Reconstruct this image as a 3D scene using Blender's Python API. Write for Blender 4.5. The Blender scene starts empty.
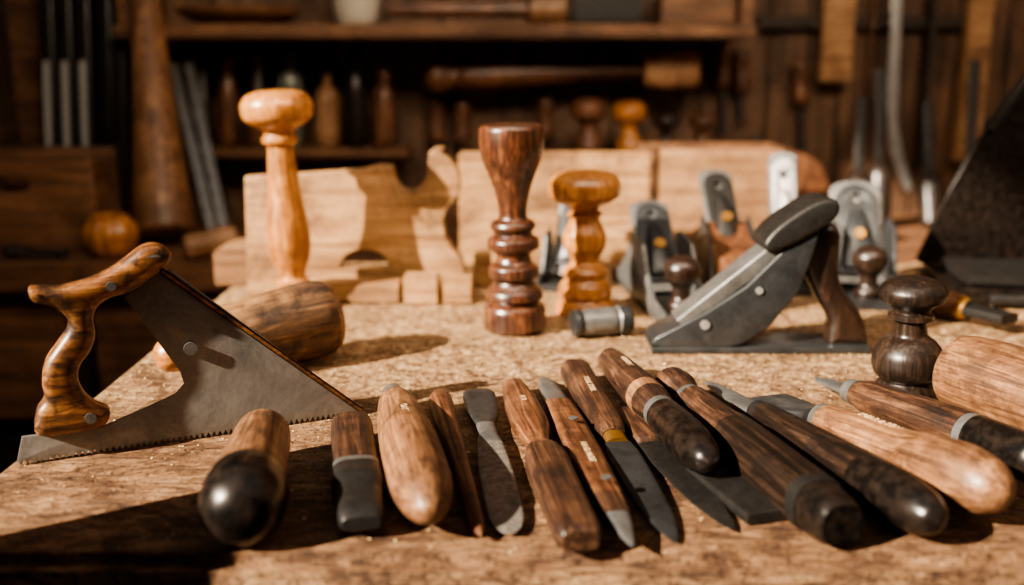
import bpy, bmesh, math, random
from mathutils import Vector, Matrix
random.seed(4)
sc=bpy.context.scene
F=995.0; PITCH=math.radians(13.1); SP,CP=math.sin(PITCH),math.cos(PITCH)
CAMZ=1.15; TT=0.90
try:
    sc.view_settings.look='AgX - Medium High Contrast'
except Exception as e: print(e)
# ---------------------------------------------------------------- camera
cd=bpy.data.cameras.new('camera'); cam=bpy.data.objects.new('camera',cd); sc.collection.objects.link(cam)
cam.location=(0,0,CAMZ); cam.rotation_euler=(math.pi/2-PITCH,0,0)
cd.sensor_width=36; cd.lens=36*F/1024; cd.clip_start=.01
cd.dof.use_dof=True; cd.dof.focus_distance=.68; cd.dof.aperture_fstop=3.0
sc.camera=cam
# survey helpers: real positions on the bench plane / on upright planes
def G(px,py,h=0.0):
    u=(px-512)/F; v=(py-292.5)/F
    t=(CAMZ-TT-h)/(SP+v*CP)
    return Vector((u*t,t*(CP-v*SP),TT+h))
def W(px,py,Y):
    u=(px-512)/F; v=(py-292.5)/F
    t=Y/(CP-v*SP)
    return Vector((u*t,Y,CAMZ+t*(-SP-v*CP)))
def mpp(P): return (P.y*CP+(CAMZ-P.z)*SP)/F
# ---------------------------------------------------------------- materials
def lin(c):
    r=[]
    for x in c:
        x/=255.0
        r.append(x/12.92 if x<=.04045 else ((x+.055)/1.055)**2.4)
    return (*r,1)
MATS={}
def base(name):
    m=bpy.data.materials.new(name); m.use_nodes=True; nt=m.node_tree
    b=nt.nodes['Principled BSDF']; MATS[name]=m
    return m,nt,b
def coords(nt,scale):
    tc=nt.nodes.new('ShaderNodeTexCoord'); oi=nt.nodes.new('ShaderNodeObjectInfo')
    mu=nt.nodes.new('ShaderNodeMath'); mu.operation='MULTIPLY'; mu.inputs[1].default_value=3.7
    nt.links.new(oi.outputs['Random'],mu.inputs[0])
    ad=nt.nodes.new('ShaderNodeVectorMath'); ad.operation='ADD'
    nt.links.new(tc.outputs['Object'],ad.inputs[0]); nt.links.new(mu.outputs[0],ad.inputs[1])
    mp=nt.nodes.new('ShaderNodeMapping'); mp.inputs['Scale'].default_value=scale
    nt.links.new(ad.outputs[0],mp.inputs[0]); return mp.outputs[0],ad.outputs[0]
def noise(nt,vec,scale,detail=5,dist=0,rough=.6):
    n=nt.nodes.new('ShaderNodeTexNoise'); n.inputs['Scale'].default_value=scale
    n.inputs['Detail'].default_value=detail; n.inputs['Distortion'].default_value=dist
    n.inputs['Roughness'].default_value=rough
    nt.links.new(vec,n.inputs['Vector']); return n.outputs['Fac']
def ramp(nt,fac,stops):
    r=nt.nodes.new('ShaderNodeValToRGB'); e=r.color_ramp.elements
    while len(e)<len(stops): e.new(.5)
    for i,(p,c) in enumerate(stops): e[i].position=p; e[i].color=c
    nt.links.new(fac,r.inputs[0]); return r.outputs[0]
def mixc(nt,fac,a,b,mode='MIX'):
    m=nt.nodes.new('ShaderNodeMix'); m.data_type='RGBA'; m.blend_type=mode
    for s,x in ((0,fac),(6,a),(7,b)):
        if isinstance(x,bpy.types.NodeSocket): nt.links.new(x,m.inputs[s])
        else: m.inputs[s].default_value=x
    return m.outputs[2]
def bump(nt,b,h,st,dist=.001):
    n=nt.nodes.new('ShaderNodeBump'); n.inputs['Strength'].default_value=st; n.inputs['Distance'].default_value=dist
    nt.links.new(h,n.inputs['Height']); nt.links.new(n.outputs[0],b.inputs['Normal'])
def wood(name,dk,md,lt,rough=.42,axis=2,ac=260,al=14,coat=.12,patch=.6,psc=28,bst=.35,pores=.5):
    m,nt,b=base(name); s=[ac,ac,ac]; s[axis]=al
    v,raw=coords(nt,s)
    f=noise(nt,v,1,6,.8)
    c=ramp(nt,f,[(.3,lin(dk)),(.5,lin(md)),(.72,lin(lt))])
    p=noise(nt,raw,psc,6,.9,.7)
    q=1-patch
    pr=ramp(nt,p,[(.38,(q,q*.92,q*.85,1)),(.56,(1,1,1,1))])
    c=mixc(nt,1.0,c,pr,'MULTIPLY')
    po=noise(nt,v,2.6,3,.2); k=1-pores
    pp=ramp(nt,po,[(.56,(1,1,1,1)),(.66,(k,k,k,1))])
    c=mixc(nt,1.0,c,pp,'MULTIPLY')
    sp=noise(nt,raw,psc*14,3); sr=ramp(nt,sp,[(.3,(.7,.68,.66,1)),(.5,(1,1,1,1))])
    c=mixc(nt,.8,c,sr,'MULTIPLY')
    nt.links.new(c,b.inputs['Base Color'])
    rr=ramp(nt,p,[(.3,(rough+.18,)*3+(1,)),(.7,(rough-.06,)*3+(1,))])
    nt.links.new(rr,b.inputs['Roughness'])
    b.inputs['Coat Weight'].default_value=coat; b.inputs['Coat Roughness'].default_value=.28
    bump(nt,b,f,bst,.0006)
    return m
def metal(name,dk,lt,rough=.4,sc_=90,met=.6,bst=.25,rust=.35):
    m,nt,b=base(name); v,raw=coords(nt,(1,1,1))
    f=noise(nt,raw,sc_,10,.4,.82)
    c=ramp(nt,f,[(.3,lin(dk)),(.7,lin(lt))])
    r=noise(nt,raw,sc_*.6,8,.6,.75)
    rc=ramp(nt,r,[(.5,(1,1,1,1)),(.68,(.55,.40,.28,1))])
    c=mixc(nt,rust,c,rc,'MULTIPLY')
    nt.links.new(c,b.inputs['Base Color']); b.inputs['Metallic'].default_value=met
    f2=noise(nt,raw,sc_*8,4)
    rr=ramp(nt,f,[(.3,(rough+.2,)*3+(1,)),(.7,(rough-.08,)*3+(1,))])
    nt.links.new(rr,b.inputs['Roughness']); bump(nt,b,f2,bst,.0004)
    return m
wood('dwood',(30,20,15),(70,47,34),(122,88,64))
wood('vdwood',(18,14,11),(38,28,22),(70,53,42),rough=.33)
wood('rwood',(52,31,20),(104,68,46),(156,109,75),rough=.36,coat=.3)
wood('owood',(130,80,38),(190,126,66),(224,168,102),rough=.3,coat=.5,patch=.4,bst=.12,pores=.3)
wood('gobwood',(38,21,14),(80,47,31),(140,90,60),rough=.27,coat=.5,patch=.6,psc=18,bst=.15)
wood('lwood',(106,76,52),(154,114,80),(188,148,110),rough=.52,patch=.45)
wood('mwood',(76,51,33),(132,93,63),(178,134,94),rough=.44,patch=.55)
wood('bark',(46,31,20),(106,74,47),(172,128,84),rough=.6,ac=120,al=14,patch=.8,psc=24,bst=.9)
wood('handlewood',(44,26,15),(130,84,46),(200,142,86),rough=.38,axis=0,ac=170,al=22,patch=.9,psc=44,coat=.25)
wood('totewood',(19,12,9),(40,27,20),(68,47,36),rough=.3,axis=2,coat=.4)
wood('board',(124,90,57),(170,130,88),(200,160,114),rough=.6,axis=0,ac=90,al=6,coat=0,patch=.5,psc=9,pores=.3)
wood('board2',(110,80,52),(154,116,80),(182,142,102),rough=.6,axis=0,ac=80,al=5,coat=0,patch=.35,psc=8,pores=.2)
wood('bgwood',(54,37,27),(98,71,51),(130,96,70),rough=.6,axis=2,ac=70,al=5,coat=0,patch=.5,psc=6,pores=.2)
wood('bgwoodx',(64,42,29),(112,78,53),(148,106,74),rough=.55,axis=0,ac=70,al=5,coat=0,patch=.45,psc=7,pores=.2)
wood('bgdark',(22,16,12),(48,35,27),(76,57,43),rough=.6,axis=2,ac=70,al=5,coat=0,patch=.5,psc=7,pores=.2)
metal('steel',(76,76,77),(144,144,142),.34,40)
metal('sawsteel',(84,82,79),(156,152,146),.36,20,.4,.4,.7)
metal('bright',(140,141,142),(204,204,202),.28,40,rust=.1)
metal('bmetal',(20,19,19),(60,58,56),.38,120,.45)
metal('iron',(30,31,33),(80,82,84),.30,36,.5)
metal('speck',(26,24,23),(175,168,158),.42,200,.4,.6)
metal('brass',(120,84,40),(190,146,80),.35,60,.8)
m,nt,b=base('blacklac'); b.inputs['Roughness'].default_value=.3
v,raw=coords(nt,(1,1,1)); f=noise(nt,raw,140,6); bump(nt,b,f,.3,.0005)
c=ramp(nt,f,[(.4,lin((12,10,9))),(.78,lin((46,37,32)))]); nt.links.new(c,b.inputs['Base Color'])
def flat(n,c,r):
    m,nt,b=base(n); b.inputs['Base Color'].default_value=lin(c); b.inputs['Roughness'].default_value=r; return b
flat('ceramic',(180,172,158),.4); flat('label',(150,148,144),.5); flat('engraving',(196,168,130),.6)
flat('dust',(226,196,150),.8); flat('dust_dark',(84,54,33),.8)
flat('glassy',(130,135,125),.1).inputs['Transmission Weight'].default_value=.5
# bench top
m,nt,b=base('benchtop'); tc=nt.nodes.new('ShaderNodeTexCoord'); raw=tc.outputs['Object']
mp=nt.nodes.new('ShaderNodeMapping'); mp.inputs['Scale'].default_value=(30,100,100); nt.links.new(raw,mp.inputs[0])
g=noise(nt,mp.outputs[0],1,10,1.2,.78)
c1=ramp(nt,g,[(.32,lin((50,33,22))),(.43,lin((108,75,49))),(.54,lin((168,127,89))),(.68,lin((218,180,136)))])
f=noise(nt,raw,120,8,.5,.82)
c2=ramp(nt,f,[(.38,lin((74,51,34))),(.46,lin((152,115,78))),(.54,lin((208,172,128))),(.64,lin((246,222,184)))])
sep=nt.nodes.new('ShaderNodeSeparateXYZ'); nt.links.new(raw,sep.inputs[0])
n3=noise(nt,raw,12,5)
ma=nt.nodes.new('ShaderNodeMath'); ma.operation='MULTIPLY_ADD'; ma.inputs[1].default_value=.45
nt.links.new(n3,ma.inputs[0]); nt.links.new(sep.outputs['Y'],ma.inputs[2])
mk=ramp(nt,ma.outputs[0],[(.0,(0,0,0,1)),(.14,(1,1,1,1))])
c=mixc(nt,mk,c1,c2)
stn=noise(nt,raw,18,10,1.2,.82); sr=ramp(nt,stn,[(.42,(.30,.24,.20,1)),(.49,(.80,.76,.73,1)),(.55,(1,1,1,1))])
c=mixc(nt,.85,c,sr,'MULTIPLY')
sk=noise(nt,raw,300,4,0,.6); skr=ramp(nt,sk,[(.37,(.22,.18,.15,1)),(.45,(1,1,1,1))])
c=mixc(nt,.85,c,skr,'MULTIPLY')
nt.links.new(c,b.inputs['Base Color']); b.inputs['Roughness'].default_value=.5
hs=nt.nodes.new('ShaderNodeMath'); hs.operation='ADD'; nt.links.new(f,hs.inputs[0]); nt.links.new(g,hs.inputs[1])
bump(nt,b,hs.outputs[0],1.0,.003)
# ---------------------------------------------------------------- mesh builder
def pchip(ts,vs,t,i):
    n=len(ts); h=ts[i+1]-ts[i]
    def sl(k): return (vs[k+1]-vs[k])/(ts[k+1]-ts[k]) if ts[k+1]-ts[k]>1e-6 else None
    d=sl(i)
    def tan(k):
        if k==0 or k==n-1: return d
        a,b=sl(k-1),sl(k)
        if a is None or b is None: return d
        if a*b<=0: return 0
        return 2*a*b/(a+b)
    m0,m1=tan(i),tan(i+1); s=(t-ts[i])/h
    return ((2*s**3-3*s*s+1)*vs[i]+(s**3-2*s*s+s)*h*m0+(-2*s**3+3*s*s)*vs[i+1]+(s**3-s*s)*h*m1)
class Build:
    def __init__(s,name): s.name=name; s.bm=bmesh.new(); s.mats=[]
    def mi(s,m):
        if m not in s.mats: s.mats.append(m)
        return s.mats.index(m)
    def loft(s,secs,M=None,n=28,sub=4):
        """secs: (z, halfw, halfh, mat, exponent, offx, offy)"""
        M=M or Matrix()
        ts=[a[0] for a in secs]
        rows=[]
        for i in range(len(secs)-1):
            a,b_=secs[i],secs[i+1]
            if b_[0]-a[0]<1e-6:
                rows.append(a); continue
            for k in range(sub):
                t=a[0]+(b_[0]-a[0])*k/sub
                vals=[pchip(ts,[q[j] for q in secs],t,i) for j in (1,2)]
                w=k/sub
                rows.append((t,max(vals[0],0),max(vals[1],0),a[3],a[4]*(1-w)+b_[4]*w,a[5]*(1-w)+b_[5]*w,a[6]*(1-w)+b_[6]*w))
        rows.append(secs[-1])
        def bev(rows,sgn):
            a=rows[0]
            if a[1]>1e-5:
                e=min(a[1],a[2])*.12
                if abs(rows[1][0]-a[0])>e*1.2:
                    rows[0]=(a[0]+sgn*e,)+tuple(a[1:])
                rows.insert(0,(a[0],a[1]-e,a[2]-e)+tuple(a[3:]))
            return rows
        rows=bev(rows,1); rows=bev(rows[::-1],-1)[::-1]
        rings=[]
        for (z,hw,hh,mt,e,ox,oy) in rows:
            if hw<1e-5:
                rings.append(([s.bm.verts.new(M@Vector((ox,oy,z)))],mt)); continue
            r=[]
            for k in range(n):
                a=2*math.pi*k/n; c,q=math.cos(a),math.sin(a)
                x=math.copysign(abs(c)**(2/e),c)*hw; y=math.copysign(abs(q)**(2/e),q)*hh
                r.append(s.bm.verts.new(M@Vector((x+ox,y+oy,z))))
            rings.append((r,mt))
        for (r0,mt),(r1,_) in zip(rings[:-1],rings[1:]):
            idx=s.mi(mt)
            if len(r0)==1 and len(r1)==1: continue
            for k in range(n):
                k2=(k+1)%n
                if len(r0)==1: f=s.bm.faces.new((r0[0],r1[k2],r1[k]))
                elif len(r1)==1: f=s.bm.faces.new((r0[k],r0[k2],r1[0]))
                else: f=s.bm.faces.new((r0[k],r0[k2],r1[k2],r1[k]))
                f.material_index=idx
        if len(rings[0][0])>1:
            f=s.bm.faces.new(rings[0][0][::-1]); f.material_index=s.mi(rings[0][1])
        if len(rings[-1][0])>1:
            f=s.bm.faces.new(rings[-1][0]); f.material_index=s.mi(rings[-1][1])
        return s
    def lathe(s,prof,M=None,n=32,sub=4):
        mt=None; out=[]
        for p in prof:
            if len(p)>2: mt=p[2]
            out.append((p[0],p[1],p[1],mt,2,0,0))
        return s.loft(out,M,n,sub)
    def box(s,c,d,mat,M=None,bv=.001):
        M=M or Matrix()
        r=bmesh.ops.create_cube(s.bm,size=1); vs=r['verts']
        for v in vs: v.co=Vector((v.co.x*d[0]+c[0],v.co.y*d[1]+c[1],v.co.z*d[2]+c[2]))
        fs=set(f for v in vs for f in v.link_faces); idx=s.mi(mat)
        for f in fs: f.material_index=idx
        if bv>0:
            es=list(set(e for v in vs for e in v.link_edges))
            rr=bmesh.ops.bevel(s.bm,geom=es,offset=min(bv,min(d)*.4),segments=2,affect='EDGES',clamp_overlap=True)
            vs=set(v for f in rr['faces'] for v in f.verts)|set(v for v in vs if v.is_valid)
            for f in rr['faces']: f.material_index=idx
        for v in vs: v.co=M@v.co
        return s
    def add_curve(s,cu,mat,M):
        ob=bpy.data.objects.new('t',cu); sc.collection.objects.link(ob)
        dg=bpy.context.evaluated_depsgraph_get(); dg.update()
        me=bpy.data.meshes.new_from_object(ob.evaluated_get(dg))
        me.transform(M); idx=s.mi(mat)
        me.materials.clear()
        n0=len(s.bm.faces); s.bm.from_mesh(me); s.bm.faces.ensure_lookup_table()
        for f in s.bm.faces[n0:]: f.material_index=idx
        bpy.data.objects.remove(ob); bpy.data.meshes.remove(me); bpy.data.curves.remove(cu)
        return s
    def poly(s,outs,th,mat,M=None,bv=.001,smooth=0):
        M=M or Matrix()
        if not isinstance(outs[0][0],(tuple,list,Vector)): outs=[outs]
        cu=bpy.data.curves.new('t','CURVE'); cu.dimensions='2D'; cu.fill_mode='BOTH'
        cu.extrude=max(th/2-bv,0); cu.bevel_depth=bv; cu.bevel_resolution=2; cu.offset=-bv
        for o in outs:
            o=[Vector((p[0],p[1])) for p in o]
            if smooth:
                q=[]; n=len(o)
                for i in range(n):
                    p0,p1,p2,p3=o[i-1],o[i],o[(i+1)%n],o[(i+2)%n]
                    for k in range(smooth):
                        t=k/smooth
                        q.append(.5*((2*p1)+(p2-p0)*t+(2*p0-5*p1+4*p2-p3)*t*t+(3*p1-p0-3*p2+p3)*t**3))
                o=q
            sp=cu.splines.new('POLY'); sp.points.add(len(o)-1); sp.use_cyclic_u=True
            for i,p in enumerate(o): sp.points[i].co=(p[0],p[1],0,1)
        return s.add_curve(cu,mat,M)
    def text(s,txt,z,y,size,mat='engraving'):
        cu=bpy.data.curves.new('t','FONT'); cu.body=txt; cu.size=size; cu.align_x='CENTER'; cu.align_y='CENTER'; cu.extrude=.0002
        M=Matrix(((0,1,0,0),(0,0,1,y),(1,0,0,z),(0,0,0,1)))
        return s.add_curve(cu,mat,M)
    def done(s,M=None,rest=None,angle=38):
        bmesh.ops.remove_doubles(s.bm,verts=s.bm.verts,dist=1e-6)
        bmesh.ops.recalc_face_normals(s.bm,faces=s.bm.faces)
        me=bpy.data.meshes.new(s.name); s.bm.to_mesh(me); s.bm.free()
        for m in s.mats: me.materials.append(MATS[m])
        for p in me.polygons: p.use_smooth=True
        me.set_sharp_from_angle(angle=math.radians(angle))
        ob=bpy.data.objects.new(s.name,me); sc.collection.objects.link(ob)
        M=M or Matrix()
        if rest is not None:
            lo=min((M@v.co).z for v in me.vertices)
            M=Matrix.Translation((0,0,rest+.0004-lo))@M
        ob.matrix_world=M
        return ob
def frame(A,B):
    z=(B-A).normalized(); ref=Vector((0,0,1)) if abs(z.z)<.85 else Vector((0,1,0))
    x=ref.cross(z).normalized(); y=z.cross(x)
    return Matrix((( x.x,y.x,z.x,A.x),(x.y,y.y,z.y,A.y),(x.z,y.z,z.z,A.z),(0,0,0,1)))
def axial(name,A,B,secs,rest=None,n=28,extra=None,sub=4,roll=0,eng=None):
    L=(B-A).length; out=[]; mt=None; e=2; ratio=1
    for q in secs:
        t,w=q[0],q[1]
        if len(q)>2 and q[2] is not None: ratio=q[2]
        if len(q)>3 and q[3] is not None: mt=q[3]
        if len(q)>4 and q[4] is not None: e=q[4]
        oy=q[5] if len(q)>5 else 0
        P=A.lerp(B,t); hw=w*mpp(P)/2
        out.append((t*L,hw,hw*ratio,mt,e,0,oy))
    bd=Build(name); bd.loft(out,n=n,sub=sub)
    if extra: extra(bd,L)
    if eng:
        z=eng[1]*L
        y=max(a[2]+(b_[2]-a[2])*(z-a[0])/max(b_[0]-a[0],1e-6) for a,b_ in zip(out[:-1],out[1:]) if a[0]<=z<=b_[0])
        bd.text(eng[0],z,y+.0001,eng[2])
    return bd.done(frame(A,B)@Matrix.Rotation(roll,4,'Z'),rest)
def tool(name,a,b,ha,hb,secs,**k):
    return axial(name,G(a[0],a[1],ha),G(b[0],b[1],hb),secs,rest=k.pop('rest',TT),**k)
def upright(name,prof,xt,xb,Y,rest=None,n=36,sub=4,dY=0):
    yt,yb=prof[0][0],prof[-1][0]
    A=W(xb,yb,Y); B=W(xt,yt,Y+dY)
    mt=None; tmp=[]
    for q in prof:
        if len(q)>2: mt=q[2]
        tmp.append(((yb-q[0])/(yb-yt),q[1],1,mt,2))
    return axial(name,A,B,tmp[::-1],rest=rest,n=n,sub=sub)
# ================================================================= room
def simple_box(name,lo,hi,mat,bv=.002):
    c=[(a+b)/2 for a,b in zip(lo,hi)]; d=[b-a for a,b in zip(lo,hi)]
    bd=Build(name); bd.box((0,0,0),d,mat,bv=bv); return bd.done(Matrix.Translation(c))
HW=3.7; FY=-1.9; WX=-2.2
simple_box('floor',(WX-.1,FY-.1,-.05),(2.1,1.86,0),'bgdark')
bd=Build('wall_back')
x=WX
while x<2.05:
    w=random.uniform(.11,.16); bd.box((x+w/2,1.80,HW/2),(w-.003,.04,HW),'bgwood',bv=.003); x+=w
bd.box((-.05,1.84,HW/2),(4.3,.04,HW),'bgdark',bv=0)
bd.done()
simple_box('wall_front',(WX,FY-.1,0),(2.1,FY,HW),'bgwood')
simple_box('wall_right',(2.0,FY,0),(2.1,1.82,HW),'bgwood')
bd=Build('wall_left')
y0,y1,z0,z1=-1.45,.05,2.04,2.92
xc=WX-.05
bd.box((xc,(FY+y0)/2,HW/2),(.1,y0-FY,HW),'bgwood'); bd.box((xc,(1.82+y1)/2,HW/2),(.1,1.82-y1,HW),'bgwood')
bd.box((xc,(y0+y1)/2,z0/2),(.1,y1-y0,z0),'bgwood'); bd.box((xc,(y0+y1)/2,(HW+z1)/2),(.1,y1-y0,HW-z1),'bgwood')
bd.done()
bd=Build('window_1')
for yy in (y0+.02,y1-.02): bd.box((xc,yy,(z0+z1)/2),(.05,.04,z1-z0),'bgwoodx')
for zz in (z0+.02,z1-.02): bd.box((xc,(y0+y1)/2,zz),(.05,y1-y0,.04),'bgwoodx')
bd.done()
# workbench
bd=Build('workbench')
bx0,bx1,by0,by1=-.325,.95,.468,1.25
bcx,bcy=(bx0+bx1)/2,(by0+by1)/2
bd.box((0,0,-.03),(bx1-bx0,by1-by0,.06),'benchtop',bv=.007)
for yy in (by0+.05-bcy,by1-.05-bcy): bd.box((0,yy,-.12),(bx1-bx0-.08,.03,.12),'bgwoodx')
for xx in (bx0+.05-bcx,bx1-.05-bcx): bd.box((xx,0,-.12),(.03,by1-by0-.08,.12),'bgwoodx')
for xx in (bx0+.07-bcx,bx1-.07-bcx):
    for yy in (by0+.08-bcy,by1-.08-bcy): bd.box((xx,yy,-.06-(TT-.06)/2),(.08,.08,TT-.06),'bgwood')
bd.done(Matrix.Translation((bcx,bcy,TT)))
BB=.885
bd=Build('back_counter')
bd.box((0,1.525,BB-.02),(3.9,.45,.04),'bgwoodx',bv=.004)
for i in range(6):
    cx=-1.5+i*.6
    bd.box((cx,1.34,BB-.14),(.56,.02,.18),'bgwoodx',bv=.004)
    bd.lathe([(0,.012,'vdwood'),(.02,.018),(.03,.012),(.032,0)],Matrix.Translation((cx,1.33,BB-.14))@Matrix.Rotation(math.pi/2,4,'X'))
bd.box((0,1.55,.37),(3.8,.38,.74),'bgdark')
bd.done()
# unseen blocker added out of frame to shade the bench's front-left corner
simple_box('shadow_blocker',(-.375,.345,0),(-.35,.435,1.05),'board2')
# ================================================================= saw
S0=G(18,466); S1=G(362,414)
du=(S1-S0); du.z=0; du.normalize(); nrm=Vector((du.y,-du.x,0))
def VP(px,py):
    u=(px-512)/F; v=(py-292.5)/F
    d=Vector((u,CP-v*SP,-SP-v*CP)); o=Vector((0,0,CAMZ))
    t=(S0-o).dot(nrm)/d.dot(nrm); P=o+d*t
    return ((P-S0).dot(du),P.z-TT)
bd=Build('hand_saw')
o=[VP(*p) for p in [(362,410),(170,270),(160,272),(124,298),(140,318),(160,345),(180,372),(184,384),(176,394),(150,406),(100,428),(60,432),(22,437)]]
bl=VP(18,466); br=VP(364,415); bl=(bl[0],0.002); br=(br[0],.002)
N=60
for i in range(N):
    t0=i/N; xx=bl[0]+(br[0]-bl[0])*t0
    o.append((xx,.0034)); o.append((xx+(br[0]-bl[0])/N*.5,0.0))
o.append((br[0],.002))
R=Matrix(((1,0,0,0),(0,0,-1,0),(0,1,0,0),(0,0,0,1)))  # XY -> XZ
bd.poly(o,.0022,'sawsteel',R,bv=.0003)
a=Vector((*VP(160,270),0)); c=Vector((*VP(362,411),0))
d=(c-a); L=d.length; ang=math.atan2(d.y,d.x)
bd.box((L/2,0,0),(L,.004,.005),'bmetal',R@Matrix.Translation(a)@Matrix.Rotation(ang,4,'Z'),bv=.001)
h=[(28,291),(34,286),(60,286),(95,276),(120,262),(142,246),(158,244),(170,252),(168,262),(155,272),(128,291),(110,297),(97,306),(93,318),(95,334),(90,350),(80,364),(78,378),(84,392),(96,402),(110,409),(104,424),(80,430),(38,434),(37,410),(44,398),(42,380),(46,360),(58,342),(68,326),(64,314),(50,306),(34,302)]
bd.poly([VP(*p) for p in h],.019,'handlewood',R,bv=.006,smooth=4)
for p,r in (((190,348),.0045),((90,414),.0035),((110,284),.003)):
    q=VP(*p); th=.004 if p[0]>150 else .0105
    bd.lathe([(-th,0,'steel'),(-th,r),(-th+.001,r),(th,r),(th,0)],R@Matrix.Translation((q[0],q[1],0)),n=20,sub=1)
Ms=Matrix(((du.x,-nrm.x,0,S0.x),(du.y,-nrm.y,0,S0.y),(0,0,1,TT),(0,0,0,1)))
bd.done(Ms,rest=TT)
# ================================================================= front row of tools
tool('ball_end_palm_handle',(264,434),(243,506),.018,.0225,[(0,46,1,'mwood'),(.05,54),(.4,64),(.8,78),(.8,80,1,'blacklac'),(.9,86),(1.0,87),(1.08,78),(1.14,58),(1.175,30),(1.185,0)],n=40)
tool('square_handle_chisel',(351,421),(361,516),.014,.014,[(0,38,.75,'dwood',3.2),(.1,42),(.5,46),(.56,45,.75),(.56,49,.75,'steel'),(.6,50),(.6,50,.75,'bmetal'),(.72,53),(.8,48,.65),(.98,46,.6),(1.03,40,.4)])
tool('round_awl_handle',(392,394),(424,497),.011,.019,[(0,12,1,'steel'),(.03,20),(.1,24),(.1,22,1,'bmetal'),(.14,26),(.14,30,1,'mwood'),(.18,36),(.4,50),(.7,61),(.92,63),(1.04,54),(1.11,36),(1.14,16),(1.145,0)],eng=('OAK 7',.5,.006))
tool('slender_wooden_awl',(439,397),(477,523),.009,.006,[(0,16,1,'rwood'),(.05,24),(.3,23),(.7,19),(.95,16),(1.04,11),(1.08,0)])
tool('flat_steel_scraper',(478,392),(506,516),.006,.004,[(0,24,.3,'iron',3.5),(.04,33,.25),(.2,33,.22),(.28,26,.3),(.34,19,.5,'steel',2.5),(.42,20,.45),(.5,27,.25,'speck',3.5),(.75,35,.16),(.98,36,.1),(1.06,28,.08),(1.1,12,.1)],rest=TT+.002)
tool('carved_handle_gouge',(512,380),(578,530),.011,.014,[(0,14,.8,'rwood',2.2),(.04,23,.8),(.25,36,.7),(.36,38,.65),(.46,27,.8),(.52,22,.9),(.56,34,.8,'dwood',3),(.62,42,.7,None,4),(.85,45,.65),(1.0,47,.62),(1.03,40,.6)],eng=('N 12',.24,.005))
def inl(bd,L):
    for t in (.45,.80): bd.lathe([(0,.0032,'steel'),(.0009,.0032),(.0009,0)],Matrix.Translation((0,.0104,t*L))@Matrix.Rotation(-math.pi/2,4,'X'),n=16,sub=1)
tool('wooden_marking_knife',(543,376),(630,540),.006,.010,[(0,2,.6,'steel',2.5),(.06,16,.35),(.2,24,.35),(.25,24,.4),(.25,27,.6,'rwood',3.6),(.4,33,.6),(.65,34,.6),(.82,32,.6,'dwood'),(.9,28,.6),(.9,26,.5,'steel'),(.95,20,.5),(1.02,4,.5)],extra=inl,eng=('HAND MADE',.62,.0055))
tool('paring_knife',(573,366),(676,543),.013,.003,[(0,20,.8,'dwood',2.6),(.03,30,.75),(.3,33,.7),(.46,30,.75),(.5,24,.8),(.5,22,.7,'brass'),(.54,22,.6),(.54,28,.2,'iron',3),(.6,34,.12,None,2.6),(.85,31,.1),(.97,14,.1),(1.0,0,.1)],eng=('TOOL STEEL',.22,.0055))
tool('flat_carving_knife',(622,412),(735,532),.006,.0025,[(0,20,.6,'dwood',3),(.1,26,.5),(.3,28,.5),(.32,28,.16,'bmetal',2.6),(.5,36,.1),(.75,34,.1),(.95,14,.1),(1.0,0,.1)])
tool('ferruled_burnisher',(608,363),(692,452),.012,.016,[(0,16,1,'dwood'),(.03,25),(.3,34),(.45,38),(.5,38),(.5,39,1,'lwood'),(.57,40),(.57,39,1,'dwood'),(.66,36),(.68,34),(.68,35,1,'steel'),(.72,35),(.72,36,1,'blacklac'),(.8,40),(.95,44),(1.06,40),(1.13,26),(1.16,0)],rest=TT+.004,eng=('WORKSHOP',.28,.005))
tool('sharpening_stone',(708,462),(772,512),.007,.007,[(0,50,.25,'bmetal',8),(.05,52,.24,'bmetal'),(1.0,56,.22)])
tool('large_turning_chisel',(672,384),(838,520),.016,.018,[(-.06,0,1,'dwood'),(-.05,22),(0,38),(.05,40),(.1,33),(.14,30),(.14,32,1,'steel'),(.17,33),(.17,35,1,'dwood'),(.4,42),(.46,45,1,'vdwood',2.6),(.7,52),(.88,56,1,'vdwood'),(.88,57,1,'bmetal'),(.92,57),(.92,55,1,'blacklac'),(1.0,50),(1.02,44)])
tool('long_paring_gouge',(706,382),(910,506),.004,.018,[(0,2,.4,'steel',3),(.05,14,.25),(.25,25,.2),(.33,22,.4),(.33,24,1,'bmetal',2),(.37,25,1),(.37,28,1,'vdwood',2),(.45,32),(.7,43),(.8,48),(.84,50,1,'blacklac'),(.95,55),(1.03,50),(1.08,32),(1.1,0)])
tool('skew_chisel',(772,400),(975,482),.006,.024,[(-.03,46,.12,'iron',5),(.1,48,.14),(.2,36,.3),(.26,28,.7,'bmetal',2),(.3,31,1),(.3,33,1,'steel'),(.33,34),(.33,35,1,'mwood'),(.5,43),(.7,48),(.84,62),(.95,68),(1.03,62),(1.09,42),(1.12,0)],eng=('SPEAR & SON',.6,.0065))
tool('turning_gouge',(815,382),(1040,468),.005,.018,[(0,2,.3,'steel',3),(.05,18,.2),(.2,26,.3),(.2,27,.9,'steel',2),(.24,28,.95),(.24,28,.9,'dwood',2),(.3,34,1),(.6,44),(.74,47),(.74,46,1,'steel'),(.77,46),(.77,47,1,'blacklac'),(.98,50),(1.02,40)])
def gy(px,py): return G(px,py).y
upright('turned_pawn_knob',[(278,0,'vdwood'),(279,30),(284,56),(292,66),(300,62),(306,42),(311,36),(314,44),(318,44),(321,32),(334,34),(340,50),(354,68),(364,69),(374,62),(380,50),(382,54),(390,62),(396,62)],914,905,gy(905,396),rest=TT)
a=G(962,366,.034); b_=G(1080,405,.036)
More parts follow.
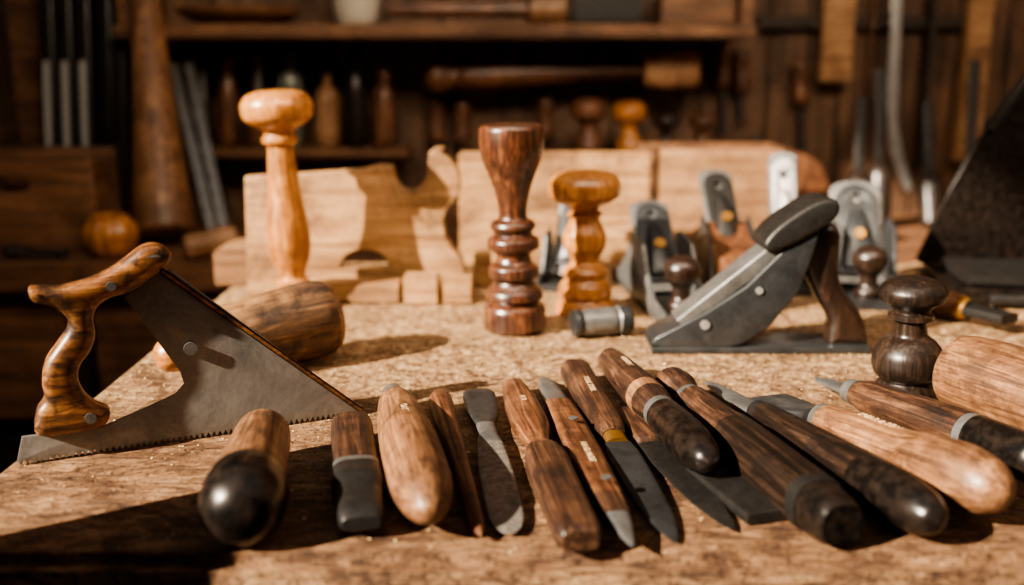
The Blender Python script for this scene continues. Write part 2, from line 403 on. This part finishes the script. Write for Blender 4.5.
axial('rolling_pin',a,b_,[(-.05,40,1,'mwood'),(-.03,62),(0,74),(.1,80),(.5,88),(1.0,90)],rest=TT,n=40)
# ================================================================= middle row
tool('barrel_mallet',(166,362),(326,322),.02,.031,[(-.06,0,1,'owood'),(-.05,20),(0,34),(.08,38),(.14,30),(.14,48,1,'bark'),(.2,62),(.45,72),(.8,78),(.92,78),(.99,74),(.99,72,1,'lwood'),(1.03,66),(1.045,50),(1.05,0)],n=40)
upright('tall_turned_mallet_handle',[(88,0,'owood'),(89,36),(94,62),(104,73),(114,70),(122,54),(127,34),(131,30),(135,36),(139,36),(143,26),(150,27),(185,32),(215,40),(238,43),(255,38),(268,28),(274,26),(278,34),(284,30),(288,34),(306,38)],275,295,gy(294,308),rest=TT)
upright('turned_goblet_stamp',[(127,0,'vdwood'),(127,52),(126,60,'gobwood'),(130,65),(140,66),(155,62),(175,46),(195,33),(212,28),(217,30),(220,42),(225,46),(229,40),(232,38),(238,52),(245,53),(250,40),(254,34),(260,38),(266,50),(274,50),(279,40),(283,44),(290,56),(296,58),(300,48),(304,58),(310,62),(330,62)],511,515,gy(515,330),rest=TT,n=48)
upright('mushroom_top_stamp',[(171,0,'owood'),(172,40),(177,64),(186,74),(195,72),(202,54),(206,32),(210,28),(214,36),(218,30),(224,34),(236,44),(246,42),(256,32),(262,28),(266,38),(272,46),(278,40),(284,50),(294,54),(298,50),(302,58),(311,60)],584,585,gy(585,311),rest=TT,n=48)
tool('steel_ferrule',(573,327),(630,323),.011,.011,[(0,26,1,'iron'),(.08,28),(.14,25,1,'steel'),(.3,28),(.7,28),(.74,24),(.78,30,1,'iron'),(1,28)])
# hand planes --------------------------------------------------------
def hand_plane(name,near,far,w,body='iron',tall=.014,wooden=False,cap='iron',knob=True,lean=.8,bl=.105,up=.05,tote=True):
    A=G(*far); B=G(*near); L=(B-A).length; c=(A+B)/2; d=(B-A).normalized()
    M=Matrix(((d.x,-d.y,0,c.x),(d.y,d.x,0,c.y),(0,0,1,TT),(0,0,0,1)))
    bd=Build(name); l=L/2
    if wooden:
        o=[(-l,0),(l,0),(l,.038),(l*.8,.046),(l*.25,.06),(0,.062),(-l*.3,.076),(-l*.7,.064),(-l,.05)]
        bd.poly(o,w,'rwood',R,bv=.004)
        for sy in (-1,1):
            bd.poly([(-l*.55,.012),(l*.45,.012),(l*.1,.066),(-l*.3,.082)],.003,'iron',Matrix.Translation((0,sy*(w/2+.0008),0))@R,bv=.0008)
        cz=.03
    else:
        bd.box((0,0,.004),(L,w,.008),body,bv=.001)
        o=[(-l,0),(l,0),(l,tall),(l*.6,tall+.004),(l*.4,tall+.02),(l*.2,up-.004),(l*.02,up),(-l*.2,up+.002),(-l*.4,tall+.026),(-l*.65,tall+.006),(-l,tall)]
        for sy in (-1,1): bd.poly(o,.005,body,Matrix.Translation((0,sy*(w/2-.0025),0))@R,bv=.0012)
        cz=.012
    ca,sa=math.cos(lean),math.sin(lean)
    T=Matrix(((0,-ca,sa,l*.12),(1,0,0,0),(0,sa,ca,cz),(0,0,0,1)))
    iw=w/2-.006
    def plate(hw,y0_,y1_,r):
        pts=[(-hw,y0_),(hw,y0_),(hw,y1_-hw*r)]
        for k in range(1,8):
            a=math.pi*k/8; pts.append((hw*math.cos(a),y1_-hw*r+hw*r*math.sin(a)))
        pts.append((-hw,y1_-hw*r)); return pts
    bd.poly(plate(iw,0,bl,.5),.003,'steel',T,bv=.0005)
    hl=[(.005*math.cos(2*math.pi*k/14),bl*.8+.005*math.sin(2*math.pi*k/14)) for k in range(14)]
    bd.poly([plate(iw*.82,.01,bl*.94,1.0),hl],.005,cap,Matrix.Translation((.004*sa,0,.004*ca))@T,bv=.001)
    # domed lever-cap ridge + frog block behind + adjusting wheel
    bd.loft([(bl*.12,iw*.7,.006,cap,2.5,0,0),(bl*.45,iw*.55,.010,cap,2.2,0,0),(bl*.68,iw*.3,.004,cap,2,0,0)],Matrix.Translation((.006*sa,0,.006*ca))@T@Matrix(((1,0,0,0),(0,0,1,0),(0,-1,0,0),(0,0,0,1))),n=18)
    bd.box((0,bl*.3,-.012),(w*.6,bl*.6,.018),'bmetal',T)
    bd.lathe([(0,.006,'brass'),(.006,.006),(.006,0)],Matrix.Translation((.013*sa,0,.013*ca))@T@Matrix.Translation((0,bl*.42,0)),n=16,sub=1)
    bd.lathe([(-.03,.008,'brass'),(-.024,.010),(-.022,.008)],T@Matrix.Translation((0,bl*.45,0)),n=16,sub=1)
    if knob:
        bd.lathe([(0,.013,'totewood'),(.006,.014),(.014,.009),(.022,.009),(.032,.016),(.042,.018),(.050,.014),(.054,.006),(.055,0)],Matrix.Translation((l*.66,0,.008 if not wooden else .045)))
    t=[(-l*.92,.008),(-l*.42,.008),(-l*.5,.03),(-l*.58,.05),(-l*.5,.07),(-l*.55,.082),(-l*.75,.088),(-l*.86,.08),(-l*.8,.06),(-l*.84,.035)]
    if tote and not wooden: bd.poly(t,.02,'totewood',R,bv=.006,smooth=4)
    return bd.done(M,rest=TT)
hand_plane('block_plane',(692,331),(634,278),.056,body='steel',cap='iron',bl=.118,up=.068)
hand_plane('wooden_smoothing_plane',(750,313),(708,277),.050,wooden=True,knob=False,bl=.135,cap='bmetal')
hand_plane('smoothing_plane',(794,296),(774,276),.044,cap='bright',bl=.145,lean=1.2,knob=False,tote=False,up=.06)
hand_plane('smoothing_plane',(560,293),(578,277),.056,cap='iron',bl=.105,lean=1.0,knob=False,tote=False,up=.06)
hand_plane('jack_plane',(872,311),(842,277),.068,body='iron',cap='iron',bl=.125,lean=1.0,knob=True,up=.08)
Y7=.86
def PW(pts,Y):
    return [(lambda q:(q.x,q.z))(W(p[0],p[1],Y)) for p in pts]
bd=Build('bench_plane')
Tm=Matrix.Translation((0,Y7,0))@R
bd.poly(PW([(648,352),(652,346),(700,322),(740,296),(775,262),(800,236),(812,240),(806,262),(792,300),(762,336),(735,353),(700,360),(664,359)],Y7),.046,'iron',Tm,bv=.002)
bd.poly(PW([(672,334),(756,268),(806,224),(822,222),(828,230),(818,242),(765,282),(680,342)],Y7),.034,'steel',Matrix.Translation((0,-.003,.004))@Tm,bv=.002)
bd.poly(PW([(756,262),(770,246),(800,226),(820,220),(829,226),(824,240),(796,258),(770,270),(758,270)],Y7),.05,'bmetal',Matrix.Translation((0,-.002,.008))@Tm,bv=.004,smooth=3)
bd.poly(PW([(648,355),(860,355),(860,361),(648,361)],Y7),.05,'iron',Tm,bv=.001)
bd.poly(PW([(796,262),(808,246),(826,238),(836,246),(836,262),(834,285),(842,305),(856,325),(863,345),(861,358),(826,358),(824,345),(826,332),(814,312),(804,292),(798,276)],Y7),.026,'totewood',Tm,bv=.008,smooth=4)
q=W(700,318,Y7); bd.lathe([(-.025,0,'bright'),(-.025,.004),(.025,.004),(.025,0)],Matrix.Translation((q.x,Y7,q.z-.014))@Matrix.Rotation(math.pi/2,4,'X'),n=18,sub=1)
q=W(752,300,Y7); bd.lathe([(-.025,0,'bright'),(-.025,.003),(.025,.003),(.025,0)],Matrix.Translation((q.x,Y7,q.z))@Matrix.Rotation(math.pi/2,4,'X'),n=18,sub=1)
bd.done(rest=TT)
# ================================================================= boards at the back of the bench
Yb=1.075
bd=Build('shaped_template_board')
def arc(cx,cy,rx,ry,a0,a1,n=10):
    return [(cx+rx*math.cos(math.radians(a0+(a1-a0)*k/n)),cy-ry*math.sin(math.radians(a0+(a1-a0)*k/n))) for k in range(n+1)]
pts=[(250,296),(247,180),(300,177),(362,173),(380,168),(392,169)]+arc(411,170,17,24,180,345,12)+[(429,164),(430,156),(436,151),(444,151)]+arc(425,186,36,34,60,-50,8)+[(444,224),(446,240),(454,252),(463,262),(465,280),(465,296)]
o=PW(pts,Yb)
hole_=PW(arc(366,270,24,18,0,180,10),Yb)
bd.poly([o,hole_],.02,'board',Matrix.Translation((0,Yb,0))@R,bv=.002); bd.done(rest=TT)
Yp=1.215
q0=W(458,153,Yp); q1=W(652,153,Yp)
bd=Build('light_plank'); bd.box((0,0,0),(q1.x-q0.x,.025,q0.z-TT),'board',bv=.003); bd.done(Matrix.Translation(((q0.x+q1.x)/2,Yp+.0125,TT)),rest=TT)
bd=Build('tool_crate')
q0=W(654,150,1.36); q1=W(785,200,1.36); cw=q1.x-q0.x; ch=q0.z-BB
bd.box((0,0,0),(cw,.02,ch),'board2'); bd.box((0,.12,0),(cw,.02,ch),'bgwoodx')
for s_ in (-1,1): bd.box((s_*cw/2,.06,0),(.015,.14,ch),'bgwoodx')
bd.box((0,.06,-ch/2+.006),(cw,.12,.01),'bgwoodx')
bd.done(Matrix.Translation(((q0.x+q1.x)/2,1.36,BB)),rest=BB)
for (x0,x1,y,hh,yy,dd) in ((316,402,287,.022,1.035,.03),(404,440,290,.03,1.03,.03),(442,474,292,.026,1.035,.035),(474,492,286,.035,1.12,.04)):
    a=W(x0,y,yy); b_=W(x1,y,yy); bd=Build('wood_offcut'); bd.box((0,0,0),(b_.x-a.x-.001,dd,hh),'board',bv=.002)
    bd.done(Matrix.Translation(((a.x+b_.x)/2,yy,TT)),rest=TT)
bd=Build('wood_offcut'); bd.box((0,0,0),(.05,.09,.04),'board2',bv=.002); p=G(225,296); bd.done(Matrix.Translation((p.x,1.15,TT)),rest=TT)
# ================================================================= right side
bd=Build('black_toolbox_lid')
bd.box((0,0,0),(.3,.14,.018),'blacklac',bv=.006); bd.box((0,0,.014),(.26,.11,.012),'bmetal',bv=.004)
bd.lathe([(-.03,.006,'bmetal'),(.03,.006)],Matrix.Translation((-.08,-.075,.0))@Matrix.Rotation(math.pi/2,4,'Y'))
p=G(1010,300); bd.done(Matrix.Translation((p.x+.08,p.y+.02,TT))@Matrix.Rotation(-.15,4,'Z'),rest=TT)
tool('file_with_handle',(1010,322),(905,297),.014,.012,[(0,26,.4,'bmetal',5),(.35,26,.4),(.36,20,1,'brass',2),(.42,22,1),(.42,24,1,'rwood'),(.7,30),(.95,28),(1.02,14),(1.03,0)])
bd=Build('large_black_saw_blade')
Y8=1.18
bd.poly(PW([(1100,20),(1024,78),(985,130),(950,190),(915,262),(935,275),(1000,275),(1100,275)],Y8),.004,'blacklac',Matrix.Translation((0,Y8,0))@R,bv=.001)
bd.poly(PW([(1100,60),(1100,20),(1024,78),(985,130),(990,136),(1030,86)],Y8),.014,'bmetal',Matrix.Translation((0,Y8,0))@R,bv=.002)
bd.done(rest=TT)
# ================================================================= left background
bd=Build('tool_caddy')
Yc=1.40; q0=W(-20,250,Yc); q1=W(92,152,Yc); cw=q1.x-q0.x; ch=q1.z-BB
o=[(-cw/2,0),(cw/2,0),(cw/2,ch),(-cw/2,ch)]
hl=[(-.03+.028*math.cos(2*math.pi*k/16),ch*.68+.012*math.sin(2*math.pi*k/16)) for k in range(16)]
bd.poly([o,hl],.014,'bgwoodx',R,bv=.002); bd.poly(o,.014,'bgwoodx',Matrix.Translation((0,.08,0))@R,bv=.002)
for s_ in (-1,1): bd.box((s_*(cw/2-.008),.04,ch*.45),(.014,.08,ch*.9),'bgwoodx')
bd.done(Matrix.Translation(((q0.x+q1.x)/2,Yc,BB)),rest=BB)
bd=Build('ribbed_pot')
prof=[(0,.018),(.006,.026),(.02,.034),(.035,.036),(.048,.030),(.054,.024),(.058,.026),(.058,.021),(.03,.02),(.03,0)]
bd.lathe([(z,r,'owood') for z,r in prof],n=60)
for v in bd.bm.verts:
    a=math.atan2(v.co.y,v.co.x); k=1+.05*math.cos(a*10); v.co.x*=k; v.co.y*=k
p=W(112,248,1.36); bd.done(Matrix.Translation((p.x,1.36,BB)),rest=BB)
axial('hand_wrench',W(0,240,1.34),W(66,244,1.35),[(0,10,.5,'bmetal',3),(.15,26,.4),(.25,24,.4),(.32,12,.5),(.85,12,.5),(.92,22,.4),(1,20,.4)],rest=BB)
axial('wooden_dowel',W(186,258,1.33),W(236,246,1.36),[(0,24,1,'lwood'),(.1,26),(.9,26),(1,24)],rest=BB)
upright('wooden_bat',[(-60,22,'mwood'),(0,28),(80,36),(160,46),(220,56),(248,58)],140,166,1.44,rest=BB,dY=.2)
for i,(x0,x1) in enumerate(((46,56),(64,74),(82,92),(104,112),(118,122))):
    A=W(x1,222,1.60); B=W(x0,-60,1.66)
    def ex(bd,L,i=i):
        if i<3: bd.box((0,-.0165,L*.44),(.010,.003,L*.3),'label')
    axial('bar_clamp',A,B,[(0,16,1.2,'blacklac',5),(1,16)],rest=BB,extra=ex)
for x0,x1 in ((172,214),(188,226)):
    axial('steel_rule',W(x1,236,1.5),W(x0,60,1.66),[(0,10,.25,'steel',6),(1,10)],rest=BB)
simple_box('upright_post',(W(4,0,1.7).x,1.70,BB),(W(36,0,1.7).x,1.77,2.4),'bgwoodx')
# ================================================================= shelf and wall tools
Ysf=1.58
zt=W(500,24,Ysf).z; zb=W(500,38,Ysf).z
sx0=W(112,30,Ysf).x; sx1=W(757,30,Ysf).x
bd=Build('wall_shelf')
bd.box(((sx0+sx1)/2,(Ysf+1.78)/2,(zt+zb)/2),(sx1-sx0,1.78-Ysf,zt-zb),'bgwoodx',bv=.003)
for xx in (sx0+.01,sx1-.01): bd.box((xx,1.69,zt+.16),(.02,.17,.34),'bgwoodx')
bd.done()
def onshelf(name,x,prof,Y=1.66):
    c=W(x,20,Y); bd=Build(name); bd.lathe(prof,n=36); bd.done(Matrix.Translation((c.x,Y,zt)),rest=zt)
onshelf('wooden_platter',240,[(0,.05,'mwood'),(.006,.07),(.02,.098),(.026,.10),(.026,.092),(.012,.07),(.012,0)],Y=1.68)
onshelf('ceramic_jar',357,[(0,.028,'ceramic'),(.01,.034),(.05,.038),(.07,.03),(.076,.032),(.08,.03),(.08,.024),(.07,0)])
onshelf('turned_spindle',152,[(0,.02,'rwood'),(.01,.022),(.02,.012),(.04,.016),(.08,.012),(.1,.018),(.11,0)])
a=W(388,14,1.64); b_=W(566,14,1.64); a.z=b_.z=zt+.02
axial('long_wooden_mallet',a,b_,[(0,14,1,'rwood'),(.1,16),(.75,18),(.78,18),(.8,30,1,'mwood'),(1,30)],rest=zt)
bd=Build('storage_tin'); bd.box((0,0,.03),(.11,.08,.06),'bmetal',bv=.006); bd.box((0,0,.064),(.114,.084,.01),'iron',bv=.003)
bd.done(Matrix.Translation((W(605,10,1.66).x,1.66,zt)),rest=zt)
bd=Build('wooden_box'); bd.box((0,0,.03),(.12,.08,.06),'bgwoodx',bv=.003); bd.box((0,0,.064),(.126,.086,.01),'bgwood',bv=.003)
bd.done(Matrix.Translation((W(695,10,1.68).x,1.68,zt)),rest=zt)
Yh=1.70
def hang(name,x,prof,Y=Yh,rest=None):
    return upright(name,prof,x,x,Y,rest=rest)
p0=W(195,148,Yh); p1=W(410,148,Yh)
bd=Build('tool_rack_rail'); bd.box(((p0.x+p1.x)/2,1.715,p0.z-.006),(p1.x-p0.x,.09,.014),'bgwoodx'); bd.done()
RZ=p0.z+.001
hang('hanging_chisel',228,[(52,0,'rwood'),(54,12),(62,16),(75,12),(90,18),(110,20),(135,18),(147,14)],rest=RZ)
hang('hanging_chisel',258,[(55,6,'steel'),(100,9),(102,9,'rwood'),(104,16),(125,20),(147,18)],rest=RZ)
hang('glass_bottle',290,[(56,10,'glassy'),(70,10),(76,22),(86,26),(130,26),(147,24)],rest=RZ)
hang('wooden_bottle',327,[(74,8,'lwood'),(84,8),(90,18),(102,24),(140,25),(147,22)],rest=RZ)
hang('black_bottle',355,[(62,14,'blacklac'),(72,12),(78,18),(92,22),(130,24),(147,20)],rest=RZ)
hang('turned_file_handle',384,[(70,10,'rwood'),(76,14),(84,10),(92,20),(120,22),(138,22),(147,16)],rest=RZ)
hang('hanging_chisel',203,[(70,6,'steel'),(100,8),(102,16,'vdwood'),(130,20),(147,16)],rest=RZ)
p0=W(765,52,1.70); p1=W(1010,52,1.70)
bd=Build('wall_tool_rail'); bd.box(((p0.x+p1.x)/2,1.765,p0.z+.05),(p1.x-p0.x,.02,.02),'bgdark'); bd.done()
for x,y0_,y1_ in ((722,44,132),(741,48,120),(800,60,150),(436,98,150),(462,100,148),(545,96,146)):
    hang('hanging_gouge',x,[(y0_,10,'rwood'),(y0_+6,17),(y0_+22,15),(y0_+38,18),(y0_+44,12),(y0_+45,6,'iron'),(y1_,7)],Y=1.755)
def headf(bd,L):
    q=W(645,70,1.70); k=mpp(q); bd.loft([(L-2*k,18*k,17*k,'lwood',4,0,0),(L+26*k,21*k,20*k,'lwood',4,0,0),(L+52*k,19*k,18*k,'lwood',4,0,0)])
axial('hanging_mallet',W(424,77,1.70),W(645,70,1.70),[(0,0,1,'rwood'),(.01,22),(.06,34),(.1,28),(.14,22),(.2,28),(.5,24),(.8,16),(1,14)],extra=headf)
Yl=1.62
p0=W(560,158,Yl); p1=W(728,158,Yl)
bd=Build('knob_ledge'); bd.box(((p0.x+p1.x)/2,1.70,p0.z-.01),(p1.x-p0.x,.16,.02),'bgwoodx'); bd.done()
for x,s_,m_ in ((588,1.0,'rwood'),(629,.95,'owood'),(666,.75,'vdwood'),(703,.75,'rwood')):
    upright('small_turned_knob',[(158-58*s_,0,m_),(158-57*s_,20*s_),(158-50*s_,36*s_),(158-40*s_,36*s_),(158-34*s_,18*s_),(158-26*s_,16*s_),(158-14*s_,28*s_),(158,30*s_)],x,x,Yl+.03,rest=p0.z)
def wplank(name,x0,y0_,x1,y1_,Y,th,mat):
    a=W(x0,y1_,Y); b_=W(x1,y0_,Y); bd=Build(name)
    bd.box((0,0,0),(b_.x-a.x,th,b_.z-a.z),mat,bv=.003); bd.done(Matrix.Translation(((a.x+b_.x)/2,Y+th/2,(a.z+b_.z)/2)))
wplank('hanging_plank',820,-60,862,82,1.73,.025,'board2'); wplank('hanging_plank',866,-60,882,110,1.73,.025,'bgwoodx')
wplank('hanging_plank',955,-60,1003,162,1.73,.025,'board2')
wplank('hanging_plank',918,-60,946,170,1.73,.025,'bgdark')
bd=Build('hanging_sickle_blade')
pts_o=[(893,-40),(890,40),(886,100),(890,150),(899,180),(908,192)]; pts_i=[(912,186),(904,160),(897,120),(899,70),(903,-40)]
bd.poly(PW(pts_o+pts_i,1.70),.004,'bright',Matrix.Translation((0,1.70,0))@R,bv=.0008); bd.done()
bd=Build('carved_bracket')
bd.poly(PW([(772,125),(800,118),(822,130),(830,160),(815,190),(790,195),(770,170)],1.58),.03,'rwood',Matrix.Translation((0,1.58,0))@R,bv=.004,smooth=4); bd.done(rest=BB)
for i,(x,yt) in enumerate(((748,130),(856,88),(880,60),(932,92),(968,50),(990,110))):
    axial('leaning_tool',W(x,215,1.60),W(x+random.uniform(-10,10),yt,1.68),[(0,20,1,'vdwood'),(.3,24),(.4,14),(.42,10,.5,'bmetal',4),(1,12)],rest=BB)
# ================================================================= sawdust and chips on the bench
bd=Build('sawdust_chips'); i0=bd.mi('dust'); i1=bd.mi('dust_dark')
for i in range(5600):
    x=random.uniform(bx0+.01,.6); y=random.uniform(.6,1.005) if i%4 else random.uniform(.475,.9)
    s_=random.uniform(.0004,.0014)*(1.8 if random.random()<.04 else 1); a=random.uniform(0,6.28); e=random.uniform(.3,1)
    ca,sa=math.cos(a)*s_,math.sin(a)*s_; z=.0003
    P=[(ca,sa,0),(-sa*e,ca*e,.0003),(-ca,-sa,0),(sa*e,-ca*e,.0002),(0,0,s_*.5)]
    vs=[bd.bm.verts.new((x+p[0],y+p[1],TT+z+p[2])) for p in P]; mi_=i0 if random.random()<.5 else i1
    for k in range(4):
        f=bd.bm.faces.new((vs[k],vs[(k+1)%4],vs[4])); f.material_index=mi_
bd.done()
# ================================================================= light
sd=bpy.data.lights.new('sun','SUN'); sd.energy=19.0; sd.angle=math.radians(.8); sd.color=(1,.85,.67)
so=bpy.data.objects.new('sun',sd); sc.collection.objects.link(so)
so.rotation_euler=Vector((.222,.138,-.146)).to_track_quat('-Z','Y').to_euler()
def fill_light(name,loc,tgt,sx,sy,e,col,spread=180):
    l=bpy.data.lights.new(name+'_light','AREA'); l.shape='RECTANGLE'; l.size=sx; l.size_y=sy; l.energy=e; l.color=col; l.spread=math.radians(spread)
    o=bpy.data.objects.new(name+'_light',l); sc.collection.objects.link(o)
    o.location=loc; o.rotation_euler=(Vector(tgt)-Vector(loc)).to_track_quat('-Z','Y').to_euler()
fill_light('back_wall_fill',(.2,.5,1.75),(.15,1.75,1.12),1.1,.2,7.0,(1,.80,.58),110)  # added fill brightening the back wall, no real fixture here
w=bpy.data.worlds.new('world'); sc.world=w; w.use_nodes=True
w.node_tree.nodes['Background'].inputs[0].default_value=(.72,.71,.72,1); w.node_tree.nodes['Background'].inputs[1].default_value=.40
